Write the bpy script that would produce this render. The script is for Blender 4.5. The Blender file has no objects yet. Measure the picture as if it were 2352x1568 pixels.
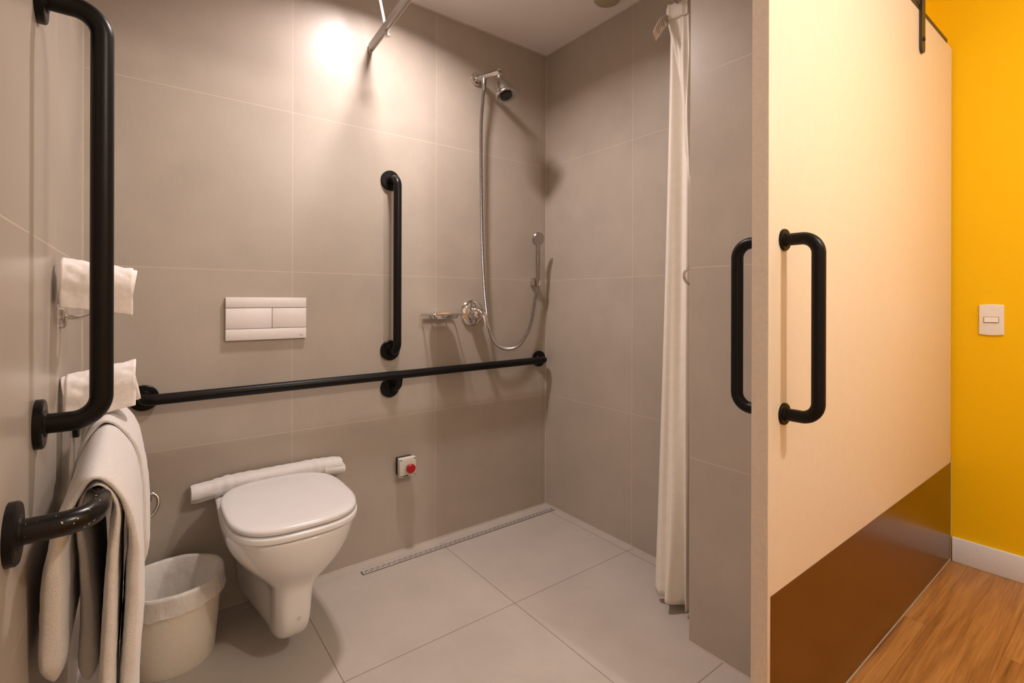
import bpy, bmesh, math, random
from mathutils import Vector, Matrix, noise
PI = math.pi
random.seed(7)
S = bpy.context.scene
C = S.collection

# ------------------------------------------------------------------ camera
F_PX, YAW, CAM_H, SHIFT_PX, ROLL = 1133.8866, 0.6473, 1.074, -94.528, 0.0027
cd = bpy.data.cameras.new('camera'); cam = bpy.data.objects.new('camera', cd); C.objects.link(cam)
cd.sensor_fit = 'HORIZONTAL'; cd.sensor_width = 36.0
cd.lens = F_PX / 2352 * 36.0
cd.shift_y = SHIFT_PX / 2352
cd.clip_start = 0.02
fw = Vector((math.sin(YAW), math.cos(YAW), 0)); rt = Vector((math.cos(YAW), -math.sin(YAW), 0)); up = Vector((0, 0, 1))
rt2 = rt * math.cos(ROLL) + up * math.sin(ROLL); up2 = -rt * math.sin(ROLL) + up * math.cos(ROLL)
m = Matrix.Identity(4)
for i in range(3):
    m[i][0] = rt2[i]; m[i][1] = up2[i]; m[i][2] = -fw[i]
m[2][3] = CAM_H
cam.matrix_world = m
S.camera = cam

# ------------------------------------------------------------------ world, lamps, exposure
w = bpy.data.worlds.new('world'); S.world = w; w.use_nodes = True
w.node_tree.nodes['Background'].inputs[0].default_value = (1, .86, .74, 1)
w.node_tree.nodes['Background'].inputs[1].default_value = 0.02
S.view_settings.view_transform = 'Standard'; S.view_settings.look = 'None'
S.view_settings.gamma = 1; S.view_settings.use_curve_mapping = False
S.view_settings.exposure = 0.0

def lamp(name, kind, loc, energy, color, size=.05, rot=None, spread=None):
    l = bpy.data.lights.new(name, kind); l.energy = energy; l.color = color
    if kind == 'AREA':
        l.shape = 'DISK'; l.size = size
        if spread: l.spread = spread
    else:
        l.shadow_soft_size = size
    o = bpy.data.objects.new(name, l); C.objects.link(o); o.location = loc
    if rot: o.rotation_euler = rot
    return o
LAMP_A = (.768, 1.54, 2.355)
LAMP_C = (1.19, -.55, 2.27)
lamp('bathroom_lamp_light', 'AREA', LAMP_A, 16.8, (1, .865, .845), .125, (0, 0, 0), math.radians(152))
lamp('hall_lamp_light', 'POINT', LAMP_C, 45, (1, .915, .80), .04)
lamp('door_fill_light', 'AREA', (2.15, -1.0, 2.2), 5, (1, .95, .90), .35, (math.radians(38), 0, 0), None)  # unseen soft fill, added to even out the light on the sliding door

# ------------------------------------------------------------------ room numbers
D, XL, XC, XP, YP, H = 1.977, -.138, 1.719, 1.388, .905, 2.366
XY, YW, YD = 2.702, .60, .535
TW = .605
ROW0, ROWH = .5797, .5985

# ------------------------------------------------------------------ materials
def nm(name):
    mt = bpy.data.materials.new(name); mt.use_nodes = True
    nt = mt.node_tree; b = nt.nodes['Principled BSDF']
    return mt, nt, b
def setp(b, **k):
    names = dict(col='Base Color', rough='Roughness', metal='Metallic', spec='Specular IOR Level', coat='Coat Weight', coatr='Coat Roughness',
                 trans='Transmission Weight', ior='IOR', sheen='Sheen Weight', sheenr='Sheen Roughness', sss='Subsurface Weight', alpha='Alpha', emit='Emission Strength', emc='Emission Color')
    for a, v in k.items():
        if a in ('col', 'emc'): v = (*v, 1)
        b.inputs[names[a]].default_value = v
def noise_bump(nt, b, scale, strength, dist=.001, detail=2, kind='noise', stretch=None):
    tc = nt.nodes.new('ShaderNodeTexCoord'); mp = nt.nodes.new('ShaderNodeMapping')
    if stretch: mp.inputs['Scale'].default_value = stretch
    n = nt.nodes.new('ShaderNodeTexNoise'); n.inputs['Scale'].default_value = scale; n.inputs['Detail'].default_value = detail
    bp = nt.nodes.new('ShaderNodeBump'); bp.inputs['Strength'].default_value = strength; bp.inputs['Distance'].default_value = dist
    nt.links.new(tc.outputs['Object'], mp.inputs[0]); nt.links.new(mp.outputs[0], n.inputs[0])
    nt.links.new(n.outputs[0], bp.inputs['Height']); nt.links.new(bp.outputs[0], b.inputs['Normal'])
    return n
def var_col(nt, b, n, c1, c2, lo=.35, hi=.65):
    r = nt.nodes.new('ShaderNodeValToRGB')
    r.color_ramp.elements[0].position = lo; r.color_ramp.elements[1].position = hi
    r.color_ramp.elements[0].color = (*c1, 1); r.color_ramp.elements[1].color = (*c2, 1)
    nt.links.new(n.outputs[0], r.inputs[0]); nt.links.new(r.outputs[0], b.inputs['Base Color'])
def plain(name, col, rough=.5, bump=0, bscale=200, vary=.04, **k):
    mt, nt, b = nm(name); setp(b, col=col, rough=rough, **k)
    n = noise_bump(nt, b, bscale, bump, .0006)
    var_col(nt, b, n, tuple(c * (1 - vary) for c in col), tuple(min(1, c * (1 + vary)) for c in col))
    return mt

def tile_mat(name, ua, u0, us, va, v0, vs, col, grout, gw=.0024, rough=.36, mott=.14):
    """stoneware tile: world axes ua / va, joints at u0 + k*us and v0 + k*vs"""
    mt, nt, b = nm(name); N = nt.nodes; L = nt.links
    geo = N.new('ShaderNodeNewGeometry'); sep = N.new('ShaderNodeSeparateXYZ'); L.new(geo.outputs['Position'], sep.inputs[0])
    def ma(op, a, c=None, d=None):
        q = N.new('ShaderNodeMath'); q.operation = op
        for i, v in enumerate((a, c, d)):
            if v is None: continue
            if isinstance(v, (int, float)): q.inputs[i].default_value = v
            else: L.new(v, q.inputs[i])
        return q.outputs[0]
    def joint(ax, z0, st):
        t = ma('DIVIDE', ma('SUBTRACT', sep.outputs[ax], z0), st)
        fl = ma('FLOOR', t); fr = ma('SUBTRACT', t, fl)
        d = ma('MINIMUM', fr, ma('SUBTRACT', 1.0, fr))
        return ma('LESS_THAN', ma('MULTIPLY', d, st), gw / 2), fl
    ju, cu = joint(ua, u0, us); jv, cv = joint(va, v0, vs)
    j = ma('MAXIMUM', ju, jv)
    comb = N.new('ShaderNodeCombineXYZ'); L.new(cu, comb.inputs[0]); L.new(cv, comb.inputs[1])
    wn = N.new('ShaderNodeTexWhiteNoise'); wn.noise_dimensions = '3D'; L.new(comb.outputs[0], wn.inputs[0])
    n1 = N.new('ShaderNodeTexNoise'); n1.inputs['Scale'].default_value = 5; n1.inputs['Detail'].default_value = 8; n1.inputs['Roughness'].default_value = .62
    L.new(geo.outputs['Position'], n1.inputs[0])
    n2 = N.new('ShaderNodeTexNoise'); n2.inputs['Scale'].default_value = 1; n2.inputs['Detail'].default_value = 4
    mp = N.new('ShaderNodeMapping'); mp.inputs['Scale'].default_value = (260, 260, 260)
    mp.inputs['Scale'].default_value['XYZ'.index(va)] = 18
    L.new(geo.outputs['Position'], mp.inputs[0]); L.new(mp.outputs[0], n2.inputs[0])
    f = ma('ADD', ma('MULTIPLY', ma('SUBTRACT', n1.outputs[0], .5), mott * 2.2), ma('MULTIPLY', ma('SUBTRACT', n2.outputs[0], .5), .10))
    f = ma('ADD', f, ma('MULTIPLY', ma('SUBTRACT', wn.outputs[0], .5), .045))
    f = ma('ADD', f, 1.0)
    vm = N.new('ShaderNodeVectorMath'); vm.operation = 'SCALE'; vm.inputs[0].default_value = col; L.new(f, vm.inputs['Scale'])
    mix = N.new('ShaderNodeMix'); mix.data_type = 'RGBA'; L.new(j, mix.inputs[0]); L.new(vm.outputs[0], mix.inputs[6]); mix.inputs[7].default_value = (*grout, 1)
    L.new(mix.outputs[2], b.inputs['Base Color'])
    L.new(ma('ADD', ma('MULTIPLY', j, .3), ma('ADD', rough - .05, ma('MULTIPLY', n1.outputs[0], .10))), b.inputs['Roughness'])
    bp = N.new('ShaderNodeBump'); bp.inputs['Strength'].default_value = .12; bp.inputs['Distance'].default_value = .0008; b.inputs['Specular IOR Level'].default_value = .42
    L.new(ma('SUBTRACT', ma('MULTIPLY', n2.outputs[0], .25), j), bp.inputs['Height']); L.new(bp.outputs[0], b.inputs['Normal'])
    return mt

TC = (.45, .393, .328); GW = (.60, .51, .41); GF = (.26, .21, .17)
M = {}
M['tile_back'] = tile_mat('tile_back', 'X', XC - .049, TW, 'Z', ROW0, ROWH, TC, GW)
M['tile_left'] = tile_mat('tile_left', 'Y', 1.393, .6, 'Z', ROW0, ROWH, TC, GW, rough=.30)
M['tile_right'] = tile_mat('tile_right', 'Y', D - .5736, .6, 'Z', ROW0, ROWH, TC, GW)
M['tile_column'] = tile_mat('tile_column', 'Y', .305, .6, 'Z', ROW0, ROWH, TC, GW)
M['tile_floor'] = tile_mat('tile_floor', 'X', 1.0668, .605, 'Y', 1.3899, .6, (.505, .45, .395), GF, gw=.003, rough=.42, mott=.14)
M['border'] = tile_mat('border_tile', 'X', -9, 30, 'Y', -9, 30, (.505, .45, .395), GF, rough=.42, mott=.14)
M['yellow'] = plain('yellow_paint', (.93, .545, .0005), .6, .15, 350, .02, spec=.2)
M['ceiling'] = plain('ceiling_paint', (.84, .80, .77), .9, .1, 300, .02)
M['caulk'] = plain('caulk', (.60, .52, .43), .6, .1, 200, .05)
M['white_base'] = plain('white_baseboard', (.90, .92, .99), .35, .05, 100, .02)
M['black'] = plain('black_powder_coat', (.0065, .005, .0045), .36, .25, 600, .2, spec=.2)
def chipped():
    mt, nt, b = nm('black_coat_with_specks'); setp(b, rough=.25, spec=.34)
    n = noise_bump(nt, b, 190, .15, .0006, 1); var_col(nt, b, n, (.0065, .005, .0045), (.55, .45, .38), .725, .74); return mt
M['black_chip'] = chipped()
M['chrome'] = plain('chrome', (.72, .69, .66), .10, .02, 60, .02, metal=1.0)
M['satin'] = plain('satin_chrome', (.43, .41, .39), .24, .05, 60, .03, metal=1.0)
M['hose'] = plain('hose_metal', (.44, .42, .40), .36, .05, 60, .05, metal=1.0)
M['steel'] = plain('brushed_steel', (.74, .70, .66), .45, .1, 300, .05, metal=.7)
M['alu'] = plain('white_aluminium', (.46, .42, .38), .38, .05, 60, .03)
M['rodwhite'] = plain('white_rod_enamel', (.9, .88, .85), .3, 0, 60, .01)
M['ceramic'] = plain('white_ceramic', (.82, .79, .76), .07, .01, 12, .01, coat=.5, coatr=.03)
M['seat'] = plain('seat_plastic', (.80, .78, .77), .22, .01, 12, .01)
M['plastic'] = plain('white_plastic', (.85, .80, .77), .35, .02, 60, .01)
M['dark'] = plain('dark_void', (.02, .017, .015), .6, .05, 60, .1)
M['darkgrey'] = plain('dark_print', (.25, .2, .17), .6, 0, 60, .1)
M['binp'] = plain('bin_plastic', (.80, .72, .60), .42, .03, 90, .02)
M['paper'] = plain('tissue_paper', (.90, .84, .80), .95, .5, 140, .03)
M['tube_card'] = plain('card_core', (.5, .4, .3), .9, .2, 140, .05)
M['curtain'] = plain('curtain_vinyl', (.86, .80, .71), .40, .03, 40, .02, sss=0.0)
M['label'] = plain('care_label', (.72, .62, .50), .8, .1, 100, .03)
M['red'] = plain('red_plastic', (.42, .004, .008), .32, .02, 60, .05)
M['greybox'] = plain('light_grey_plastic', (.66, .63, .56), .45, .05, 200, .03)
M['door'] = plain('door_cream', (.87, .73, .57), .38, .02, 40, .01)
M['door_edge'] = plain('door_edge_band', (.70, .59, .47), .5, .05, 100, .03)
M['strap'] = plain('dark_bronze', (.035, .022, .012), .4, .1, 200, .1)
M['screwhole'] = M['dark']
M['lampwhite'] = plain('lamp_base_white', (.8, .78, .75), .5, 0, 60, .01)
M['vent'] = plain('vent_plastic', (.42, .36, .24), .5, .02, 60, .03)
M['soap'] = plain('amber_soap', (.75, .38, .12), .35, .05, 60, .06)

def terry():
    mt, nt, b = nm('white_terry'); setp(b, rough=1.0, sheen=.35, sheenr=.5, spec=.1)
    n = noise_bump(nt, b, 780, .9, .0022, 3)
    var_col(nt, b, n, (.78, .73, .69), (.94, .90, .87), .32, .62); return mt
M['terry'] = terry()
def liner():
    mt, nt, b = nm('bin_liner_film'); setp(b, col=(.90, .86, .80), rough=.2, alpha=.62)
    n = noise_bump(nt, b, 28, .9, .01, 4, stretch=(1, 1, .5)); return mt
M['liner'] = liner()
def kick():
    mt, nt, b = nm('brown_kick_laminate'); setp(b, rough=.25, spec=.5, col=(.115, .037, .0004))
    noise_bump(nt, b, 60, .06, .0006); return mt
M['kick'] = kick()
def wood():
    mt, nt, b = nm('oak_plank_floor'); N = nt.nodes; L = nt.links; setp(b, rough=.42)
    geo = N.new('ShaderNodeNewGeometry')
    br = N.new('ShaderNodeTexBrick'); br.offset = .37; br.squash = 1
    br.inputs['Scale'].default_value = 1; br.inputs['Brick Width'].default_value = 1.22; br.inputs['Row Height'].default_value = .185
    br.inputs['Mortar Size'].default_value = .0007; br.inputs['Color1'].default_value = (.2, .2, .2, 1); br.inputs['Color2'].default_value = (.8, .8, .8, 1)
    mp0 = N.new('ShaderNodeMapping'); mp0.inputs['Location'].default_value = (.35, .075, 0); L.new(geo.outputs['Position'], mp0.inputs[0]); L.new(mp0.outputs[0], br.inputs[0])
    mp = N.new('ShaderNodeMapping'); mp.inputs['Scale'].default_value = (1.3, 20, 1); L.new(geo.outputs['Position'], mp.inputs[0])
    ad = N.new('ShaderNodeVectorMath'); ad.operation = 'ADD'; sc = N.new('ShaderNodeVectorMath'); sc.operation = 'SCALE'; sc.inputs['Scale'].default_value = 9
    L.new(br.outputs['Color'], sc.inputs[0]); L.new(mp.outputs[0], ad.inputs[0]); L.new(sc.outputs[0], ad.inputs[1])
    n = N.new('ShaderNodeTexNoise'); n.inputs['Scale'].default_value = 1.7; n.inputs['Detail'].default_value = 9; n.inputs['Roughness'].default_value = .6; n.inputs['Distortion'].default_value = .55
    L.new(ad.outputs[0], n.inputs[0])
    r = N.new('ShaderNodeValToRGB'); e = r.color_ramp.elements
    e[0].position = .22; e[0].color = (.20, .080, .022, 1); e[1].position = .74; e[1].color = (.60, .31, .105, 1)
    q = e.new(.42); q.color = (.40, .180, .055, 1); q = e.new(.55); q.color = (.49, .235, .073, 1)
    L.new(n.outputs[0], r.inputs[0])
    mx = N.new('ShaderNodeMix'); mx.data_type = 'RGBA'; L.new(br.outputs['Fac'], mx.inputs[0]); L.new(r.outputs[0], mx.inputs[6]); mx.inputs[7].default_value = (.20, .085, .03, 1)
    mf = N.new('ShaderNodeMapping'); mf.inputs['Scale'].default_value = (5, 190, 1); L.new(geo.outputs['Position'], mf.inputs[0])
    nf = N.new('ShaderNodeTexNoise'); nf.inputs['Scale'].default_value = 1.0; nf.inputs['Detail'].default_value = 5; nf.inputs['Distortion'].default_value = .6; L.new(mf.outputs[0], nf.inputs[0])
    rf = N.new('ShaderNodeValToRGB'); rf.color_ramp.elements[0].position = .30; rf.color_ramp.elements[0].color = (.62, .58, .54, 1); rf.color_ramp.elements[1].position = .58; rf.color_ramp.elements[1].color = (1, 1, 1, 1)
    L.new(nf.outputs[0], rf.inputs[0])
    mg = N.new('ShaderNodeMix'); mg.data_type = 'RGBA'; mg.blend_type = 'MULTIPLY'; mg.inputs[0].default_value = .75; L.new(mx.outputs[2], mg.inputs[6]); L.new(rf.outputs[0], mg.inputs[7])
    L.new(mg.outputs[2], b.inputs['Base Color'])
    bp = N.new('ShaderNodeBump'); bp.inputs['Strength'].default_value = .15; bp.inputs['Distance'].default_value = .001; L.new(n.outputs[0], bp.inputs['Height']); L.new(bp.outputs[0], b.inputs['Normal'])
    return mt
M['wood'] = wood()

# ------------------------------------------------------------------ mesh helpers
def obj(name, bm, mat, parent=None, smooth=True, sub=0, angle=40):
    me = bpy.data.meshes.new(name)
    bmesh.ops.recalc_face_normals(bm, faces=bm.faces)
    bm.to_mesh(me); bm.free(); me.materials.append(mat)
    if smooth:
        for p in me.polygons: p.use_smooth = True
        try: me.set_sharp_from_angle(angle=math.radians(angle))
        except Exception: pass
    o = bpy.data.objects.new(name, me); C.objects.link(o)
    if sub:
        md = o.modifiers.new('s', 'SUBSURF'); md.levels = sub; md.render_levels = sub
    if parent:
        o.parent = parent
        o.matrix_parent_inverse = Matrix.Translation(-parent_origin(parent))
    return o
def parent_origin(p):
    # meshes are built in world coordinates: a part of a part needs no offset, a part of an Empty that of the Empty
    return Vector((0, 0, 0)) if p.parent else Vector(p.location)
def thing(name, label, cat, loc, group=None):
    o = bpy.data.objects.new(name, None); C.objects.link(o); o.location = loc
    o.empty_display_size = .05; o['label'] = label; o['category'] = cat
    if group: o['group'] = group
    return o
def tag(o, label, cat, group=None):
    o['label'] = label; o['category'] = cat
    if group: o['group'] = group
    return o
def struct(o): o['kind'] = 'structure'; return o
def box(bm, x0, x1, y0, y1, z0, z1, bev=0, seg=2):
    r = bmesh.ops.create_cube(bm, size=1); vs = r['verts']
    for v in vs:
        v.co = Vector((x0 if v.co.x < 0 else x1, y0 if v.co.y < 0 else y1, z0 if v.co.z < 0 else z1))
    if bev:
        es = list({e for v in vs for e in v.link_edges})
        bmesh.ops.bevel(bm, geom=es, offset=bev, segments=seg, profile=.5, affect='EDGES')
    return bm
def B(*a, **k): return box(bmesh.new(), *a, **k)
def frame_at(t):
    t = t.normalized(); a = Vector((0, 0, 1)) if abs(t.z) < .9 else Vector((1, 0, 0))
    u = t.cross(a).normalized(); return u, t.cross(u).normalized()
def rings(bm, rs, closed_ring=True, cap=True, loop=False):
    V = [[bm.verts.new(p) for p in r] for r in rs]
    n = len(V[0])
    pairs = list(zip(V, V[1:])) + ([(V[-1], V[0])] if loop else [])
    for a, b in pairs:
        for i in range(n if closed_ring else n - 1):
            j = (i + 1) % n
            bm.faces.new((a[i], a[j], b[j], b[i]))
    if cap and closed_ring and not loop:
        bm.faces.new(V[0][::-1]); bm.faces.new(V[-1])
    return bm
def tube(bm, pts, r, seg=20, cap=True, loop=False):
    pts = [Vector(p) for p in pts]; n = len(pts)
    if not hasattr(r, '__len__'): r = [r] * n
    T = []
    for i in range(n):
        if loop: t = pts[(i + 1) % n] - pts[i - 1]
        else: t = pts[min(i + 1, n - 1)] - pts[max(i - 1, 0)]
        T.append(t.normalized())
    u, v = frame_at(T[0]); rs = []
    for i in range(n):
        u = (u - T[i] * u.dot(T[i])).normalized(); v = T[i].cross(u)
        rs.append([pts[i] + (u * math.cos(2*PI*k/seg) + v * math.sin(2*PI*k/seg)) * r[i] for k in range(seg)])
    return rings(bm, rs, True, cap, loop)
def fillet(P, rad, n=10):
    P = [Vector(p) for p in P]; out = [P[0]]
    for i in range(1, len(P) - 1):
        a = (P[i-1] - P[i]); b = (P[i+1] - P[i]); r = min(rad, a.length * .48, b.length * .48)
        a.normalize(); b.normalize(); A = P[i] + a * r; Bq = P[i] + b * r
        # circular arc between A and Bq
        half = a.angle(b) / 2; R = r * math.tan(half); c = P[i] + (a + b).normalized() * (r / math.cos(half))
        va = A - c; vb = Bq - c; ang = va.angle(vb); ax = va.cross(vb).normalized()
        for k in range(n + 1):
            out.append(c + Matrix.Rotation(ang * k / n, 3, ax) @ va)
    out.append(P[-1]); return out
def smooth_path(P, n=12):
    P = [Vector(p) for p in P]; Q = [P[0]*2 - P[1]] + P + [P[-1]*2 - P[-2]]; out = []
    for i in range(1, len(Q) - 2):
        for k in range(n):
            t = k / n; a, b, c, d = Q[i-1], Q[i], Q[i+1], Q[i+2]
            out.append(.5 * ((2*b) + (c - a)*t + (2*a - 5*b + 4*c - d)*t*t + (3*b - a - 3*c + d)*t**3))
    out.append(P[-1]); return out
def lathe(bm, prof, org, ax, seg=32, cap=True):
    """prof: (distance along axis, radius)"""
    ax = Vector(ax).normalized(); org = Vector(org); u, v = frame_at(ax); 
    rs = [[org + ax * d + (u * math.cos(2*PI*k/seg) + v * math.sin(2*PI*k/seg)) * max(r, 1e-5) for k in range(seg)] for d, r in prof]
    return rings(bm, rs, True, cap)
def interp(tab, t):
    if t <= tab[0][0]: return tab[0][1:]
    for a, b in zip(tab, tab[1:]):
        if t <= b[0]:
            f = (t - a[0]) / (b[0] - a[0]); f = f*f*(3-2*f) if False else f
            return tuple(x + (y - x) * f for x, y in zip(a[1:], b[1:]))
    return tab[-1][1:]

# ------------------------------------------------------------------ the shell
def st(name, bm, mat, smooth=False): return struct(obj(name, bm, mat, smooth=smooth))
st('floor', B(XL-.1, XC+.1, YW-.005, D+.1, -.08, 0), M['tile_floor'])
st('floor.001', B(XL-.1, XY+.1, -2.2, YW-.005, -.08, 0), M['wood'])
st('ceiling', B(XL-.1, XY+.1, -2.2, D+.1, H, H+.1), M['ceiling'])
st('wall_back', B(XL-.1, XC+.1, D, D+.1, 0, H), M['tile_back'])
st('wall_left', B(XL-.1, XL, -2.2, D, 0, H), M['tile_left'])
st('wall_right', B(XC, XC+.1, YP, D, 0, H), M['tile_right'])
b_ = bmesh.new(); box(b_, XP, XC+.1, YW, YP, 0, H)
st('wall_front', b_, M['tile_column'])
st('wall_lintel', B(XL, XP, YW, YW+.12, 2.10, H), M['tile_column'])
st('wall_hall', B(XC+.1, XY, YW, YW+.12, 0, H), M['yellow'])
st('wall_hall_face', B(XP+.02, XC+.1, YW-.006, YW, 0, H), M['yellow'])
st('wall_far', B(XY, XY+.1, -2.2, YW+.12, 0, H), M['yellow'])
st('wall_rear', B(XL-.1, XY+.1, -2.3, -2.2, 0, H), M['ceiling'])
st('wall_hall_left', B(XL-.001, XL+.006, -2.2, YW-.3, 0, H), M['ceiling'])
# painted skirting along the yellow wall
st('baseboard_far', B(XY-.014, XY, -2.2, YD-.004, 0, .10, .003), M['white_base'], True)
# plain border of floor tile along the shower walls (thin cut pieces)
b_ = bmesh.new(); box(b_, .2, XC, 1.930, D, 0, .0006)
st('trim_1', b_, M['border'])
# caulk lines
b_ = bmesh.new(); box(b_, XL, XC, D-.006, D, H-.006, H); box(b_, XC-.006, XC, YP, D, H-.006, H)
st('trim_3', b_, M['caulk'])
b_ = bmesh.new(); box(b_, XL, XC, D-.004, D, 0, .004); box(b_, XC-.004, XC, YP, D, 0, .004); box(b_, XP-.003, XP, YW, YP, 0, .003)
st('trim_4', b_, M['caulk'])
b_ = bmesh.new(); box(b_, XC-.0035, XC, D-.0035, D, 0, H)
st('trim_5', b_, M['caulk'])
b_ = bmesh.new(); box(b_, XL, XL+.004, D-.004, D, 0, H)
st('trim_6', b_, M['caulk'])

# ------------------------------------------------------------------ lamps' bodies
t = thing('ceiling_lamp', 'round white ceiling lamp base above the toilet, out of frame', 'lamp', (LAMP_A[0], LAMP_A[1], H))
obj('lamp_base', lathe(bmesh.new(), [(0, .090), (.004, .090), (.006, .086), (.006, .077), (.0005, .075), (.0005, .01)], (LAMP_A[0], LAMP_A[1], H), (0, 0, -1)), M['lampwhite'], t)
t = thing('ceiling_lamp', 'round white ceiling lamp base in the hallway before the doorway', 'lamp', (LAMP_C[0], LAMP_C[1], H))
obj('lamp_base', lathe(bmesh.new(), [(0, .06), (.02, .06), (.028, .05), (.03, .02)], (LAMP_C[0], LAMP_C[1], H), (0, 0, -1)), M['lampwhite'], t)

# ------------------------------------------------------------------ round vent in the ceiling
vx, vy = 1.592, 1.436
t = thing('ceiling_vent', 'round beige vent disc set in the ceiling above the shower corner', 'vent', (vx, vy, H))
obj('rim', lathe(bmesh.new(), [(0, .072), (.003, .072), (.005, .068), (.005, .059), (.001, .057), (.001, .01)], (vx, vy, H), (0, 0, -1), 48), M['ceiling'], t)
obj('disc', lathe(bmesh.new(), [(.0015, .040), (.009, .053), (.014, .051), (.017, .041), (.018, .005)], (vx, vy, H), (0, 0, -1), 48), M['vent'], t)

# ------------------------------------------------------------------ grab bars
def flange(bm, p, n, r=.0415, th=.012):
    lathe(bm, [(0, r), (th * .8, r), (th, r - .0025), (th, .023), (th + .003, .021), (th + .003, .016)], p, n, 40)
def grab_bar(label, pts, rad, flanges, r=.0168, fr=.0415, fth=.012, mat='black', group='black grab bars', name='grab_bar', n=12):
    t = thing(name, label, 'grab bar', pts[0], group)
    obj('bar', tube(bmesh.new(), fillet(pts, rad, n), r, 28), M[mat], t)
    for p, nn in flanges:
        b = bmesh.new(); flange(b, p, nn, fr, fth); obj('flange', b, M['black'], t)
    return t
# upright bar on the left wall
bx = -.0525
grab_bar('upright black grab bar on the left wall, nearest and largest in view',
         [(XL, 1.142, 1.581), (bx, 1.142, 1.581), (bx, 1.142, .863), (XL, 1.142, .863)], .062,
         [((XL, 1.142, 1.581), (1, 0, 0)), ((XL, 1.142, .863), (1, 0, 0))], r=.0168, n=18)
# level bar on the left wall carrying the towels
grab_bar('black speckled grab bar low on the left wall, level, towels over it',
         [(XL, .922, .762), (-.050, .922, .762), (-.050, 1.76, .762), (XL, 1.76, .762)], .062,
         [((XL, .922, .762), (1, 0, 0)), ((XL, 1.76, .745), (1, 0, 0))], mat='black_chip', n=18)
# upright bar on the back wall
grab_bar('upright black grab bar on the back wall above the long level bar',
         [(.846, D, 1.577), (.846, D-.078, 1.577), (.846, D-.078, .862), (.846, D, .862)], .045,
         [((.846, D, 1.577), (0, -1, 0)), ((.846, D, .862), (0, -1, 0))], r=.0165, fr=.042)
# long bar on the back wall
zb0, zb1, yb = .762, .770, D-.062
t = grab_bar('long level black grab bar along the back wall beneath the flush plate',
         [(.013, D, zb0-.004), (.013, yb, zb0-.004), (1.668, yb, zb1), (1.668, D, zb1)], .03,
         [((.013, D, zb0-.004), (0, -1, 0)), ((1.668, D, zb1), (0, -1, 0)), ((.846, D, .705), (0, -1, 0))], r=.0172, fr=.041)
obj('support_arm', tube(bmesh.new(), fillet([(.846, D, .705), (.862, D-.056, .705), (.866, yb, .755)], .035, 10), .0125, 20), M['black'], t)

# ------------------------------------------------------------------ dual flush plate
t = thing('flush_plate', 'white rectangular dual flush plate on the back wall above the toilet', 'flush plate', (.374, D, 1.0))
fx0, fx1, fz0, fz1, fy = .240, .507, .930, 1.082, D
obj('backing', B(fx0+.001, fx1-.001, fy-.0075, fy, fz0+.001, fz1-.001), M['darkgrey'], t, smooth=False)
obj('top_strip', B(fx0, fx1, fy-.013, fy-.006, 1.0452, fz1, .0012), M['plastic'], t)
obj('bottom_strip', B(fx0, fx1, fy-.013, fy-.006, fz0, .9695, .0012), M['plastic'], t)
obj('button', B(fx0, .3875, fy-.0125, fy-.006, .9711, 1.0436, .0012), M['plastic'], t)
obj('button', B(.3892, fx1, fy-.0125, fy-.006, .9711, 1.0436, .0012), M['plastic'], t)
def text(body, size, loc, rot, mat, parent, name, ext=.0002, align='CENTER'):
    cu = bpy.data.curves.new(name, 'FONT'); cu.body = body; cu.size = size; cu.extrude = ext; cu.align_x = align; cu.align_y = 'CENTER'
    o = bpy.data.objects.new(name, cu); C.objects.link(o)
    dg = bpy.context.evaluated_depsgraph_get(); me = bpy.data.meshes.new_from_object(o.evaluated_get(dg))
    bpy.data.objects.remove(o); me.materials.clear(); me.materials.append(mat)
    me.transform(Matrix.Translation(Vector(loc)) @ rot)
    q = bpy.data.objects.new(name, me); C.objects.link(q)
    if parent: q.parent = parent; q.matrix_parent_inverse = Matrix.Translation(-parent_origin(parent))
    return q
RFRONT = Matrix.Rotation(PI/2, 4, 'X')
text('tece', .0075, (.489, fy-.0131, .942), RFRONT, M['darkgrey'], t, 'printed_mark', ext=.00015)

# ------------------------------------------------------------------ emergency call button
t = thing('emergency_button', 'red emergency push button in a grey box low on the back wall', 'button', (.909, D, .368))
obj('base', B(.874, .943, D-.027, D, .331, .405, .004), M['dark'], t)
cov = obj('cover', B(.871, .946, D-.050, D-.0265, .328, .408, .004, seg=3), M['greybox'], t)
for sx in (.8775, .9395):
    for sz in (.3345, .4015):
        obj('screw', lathe(bmesh.new(), [(0, .0028), (.0008, .0028), (.0009, .001)], (sx, D-.0499, sz), (0, -1, 0), 12), M['dark'], t)
obj('collar', lathe(bmesh.new(), [(0, .013), (.009, .013), (.010, .010)], (.914, D-.049, .366), (0, -1, 0), 32), M['dark'], t)
obj('push_button', lathe(bmesh.new(), [(.007, .009), (.010, .0165), (.018, .0195), (.022, .0195), (.026, .016), (.0268, .008), (.0262, .002)], (.914, D-.049, .366), (0, -1, 0), 40), M['red'], t)
obj('printed_strip', B(.886, .910, D-.0506, D-.0499, .3315, .336), M['dark'], t, smooth=False)

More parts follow.
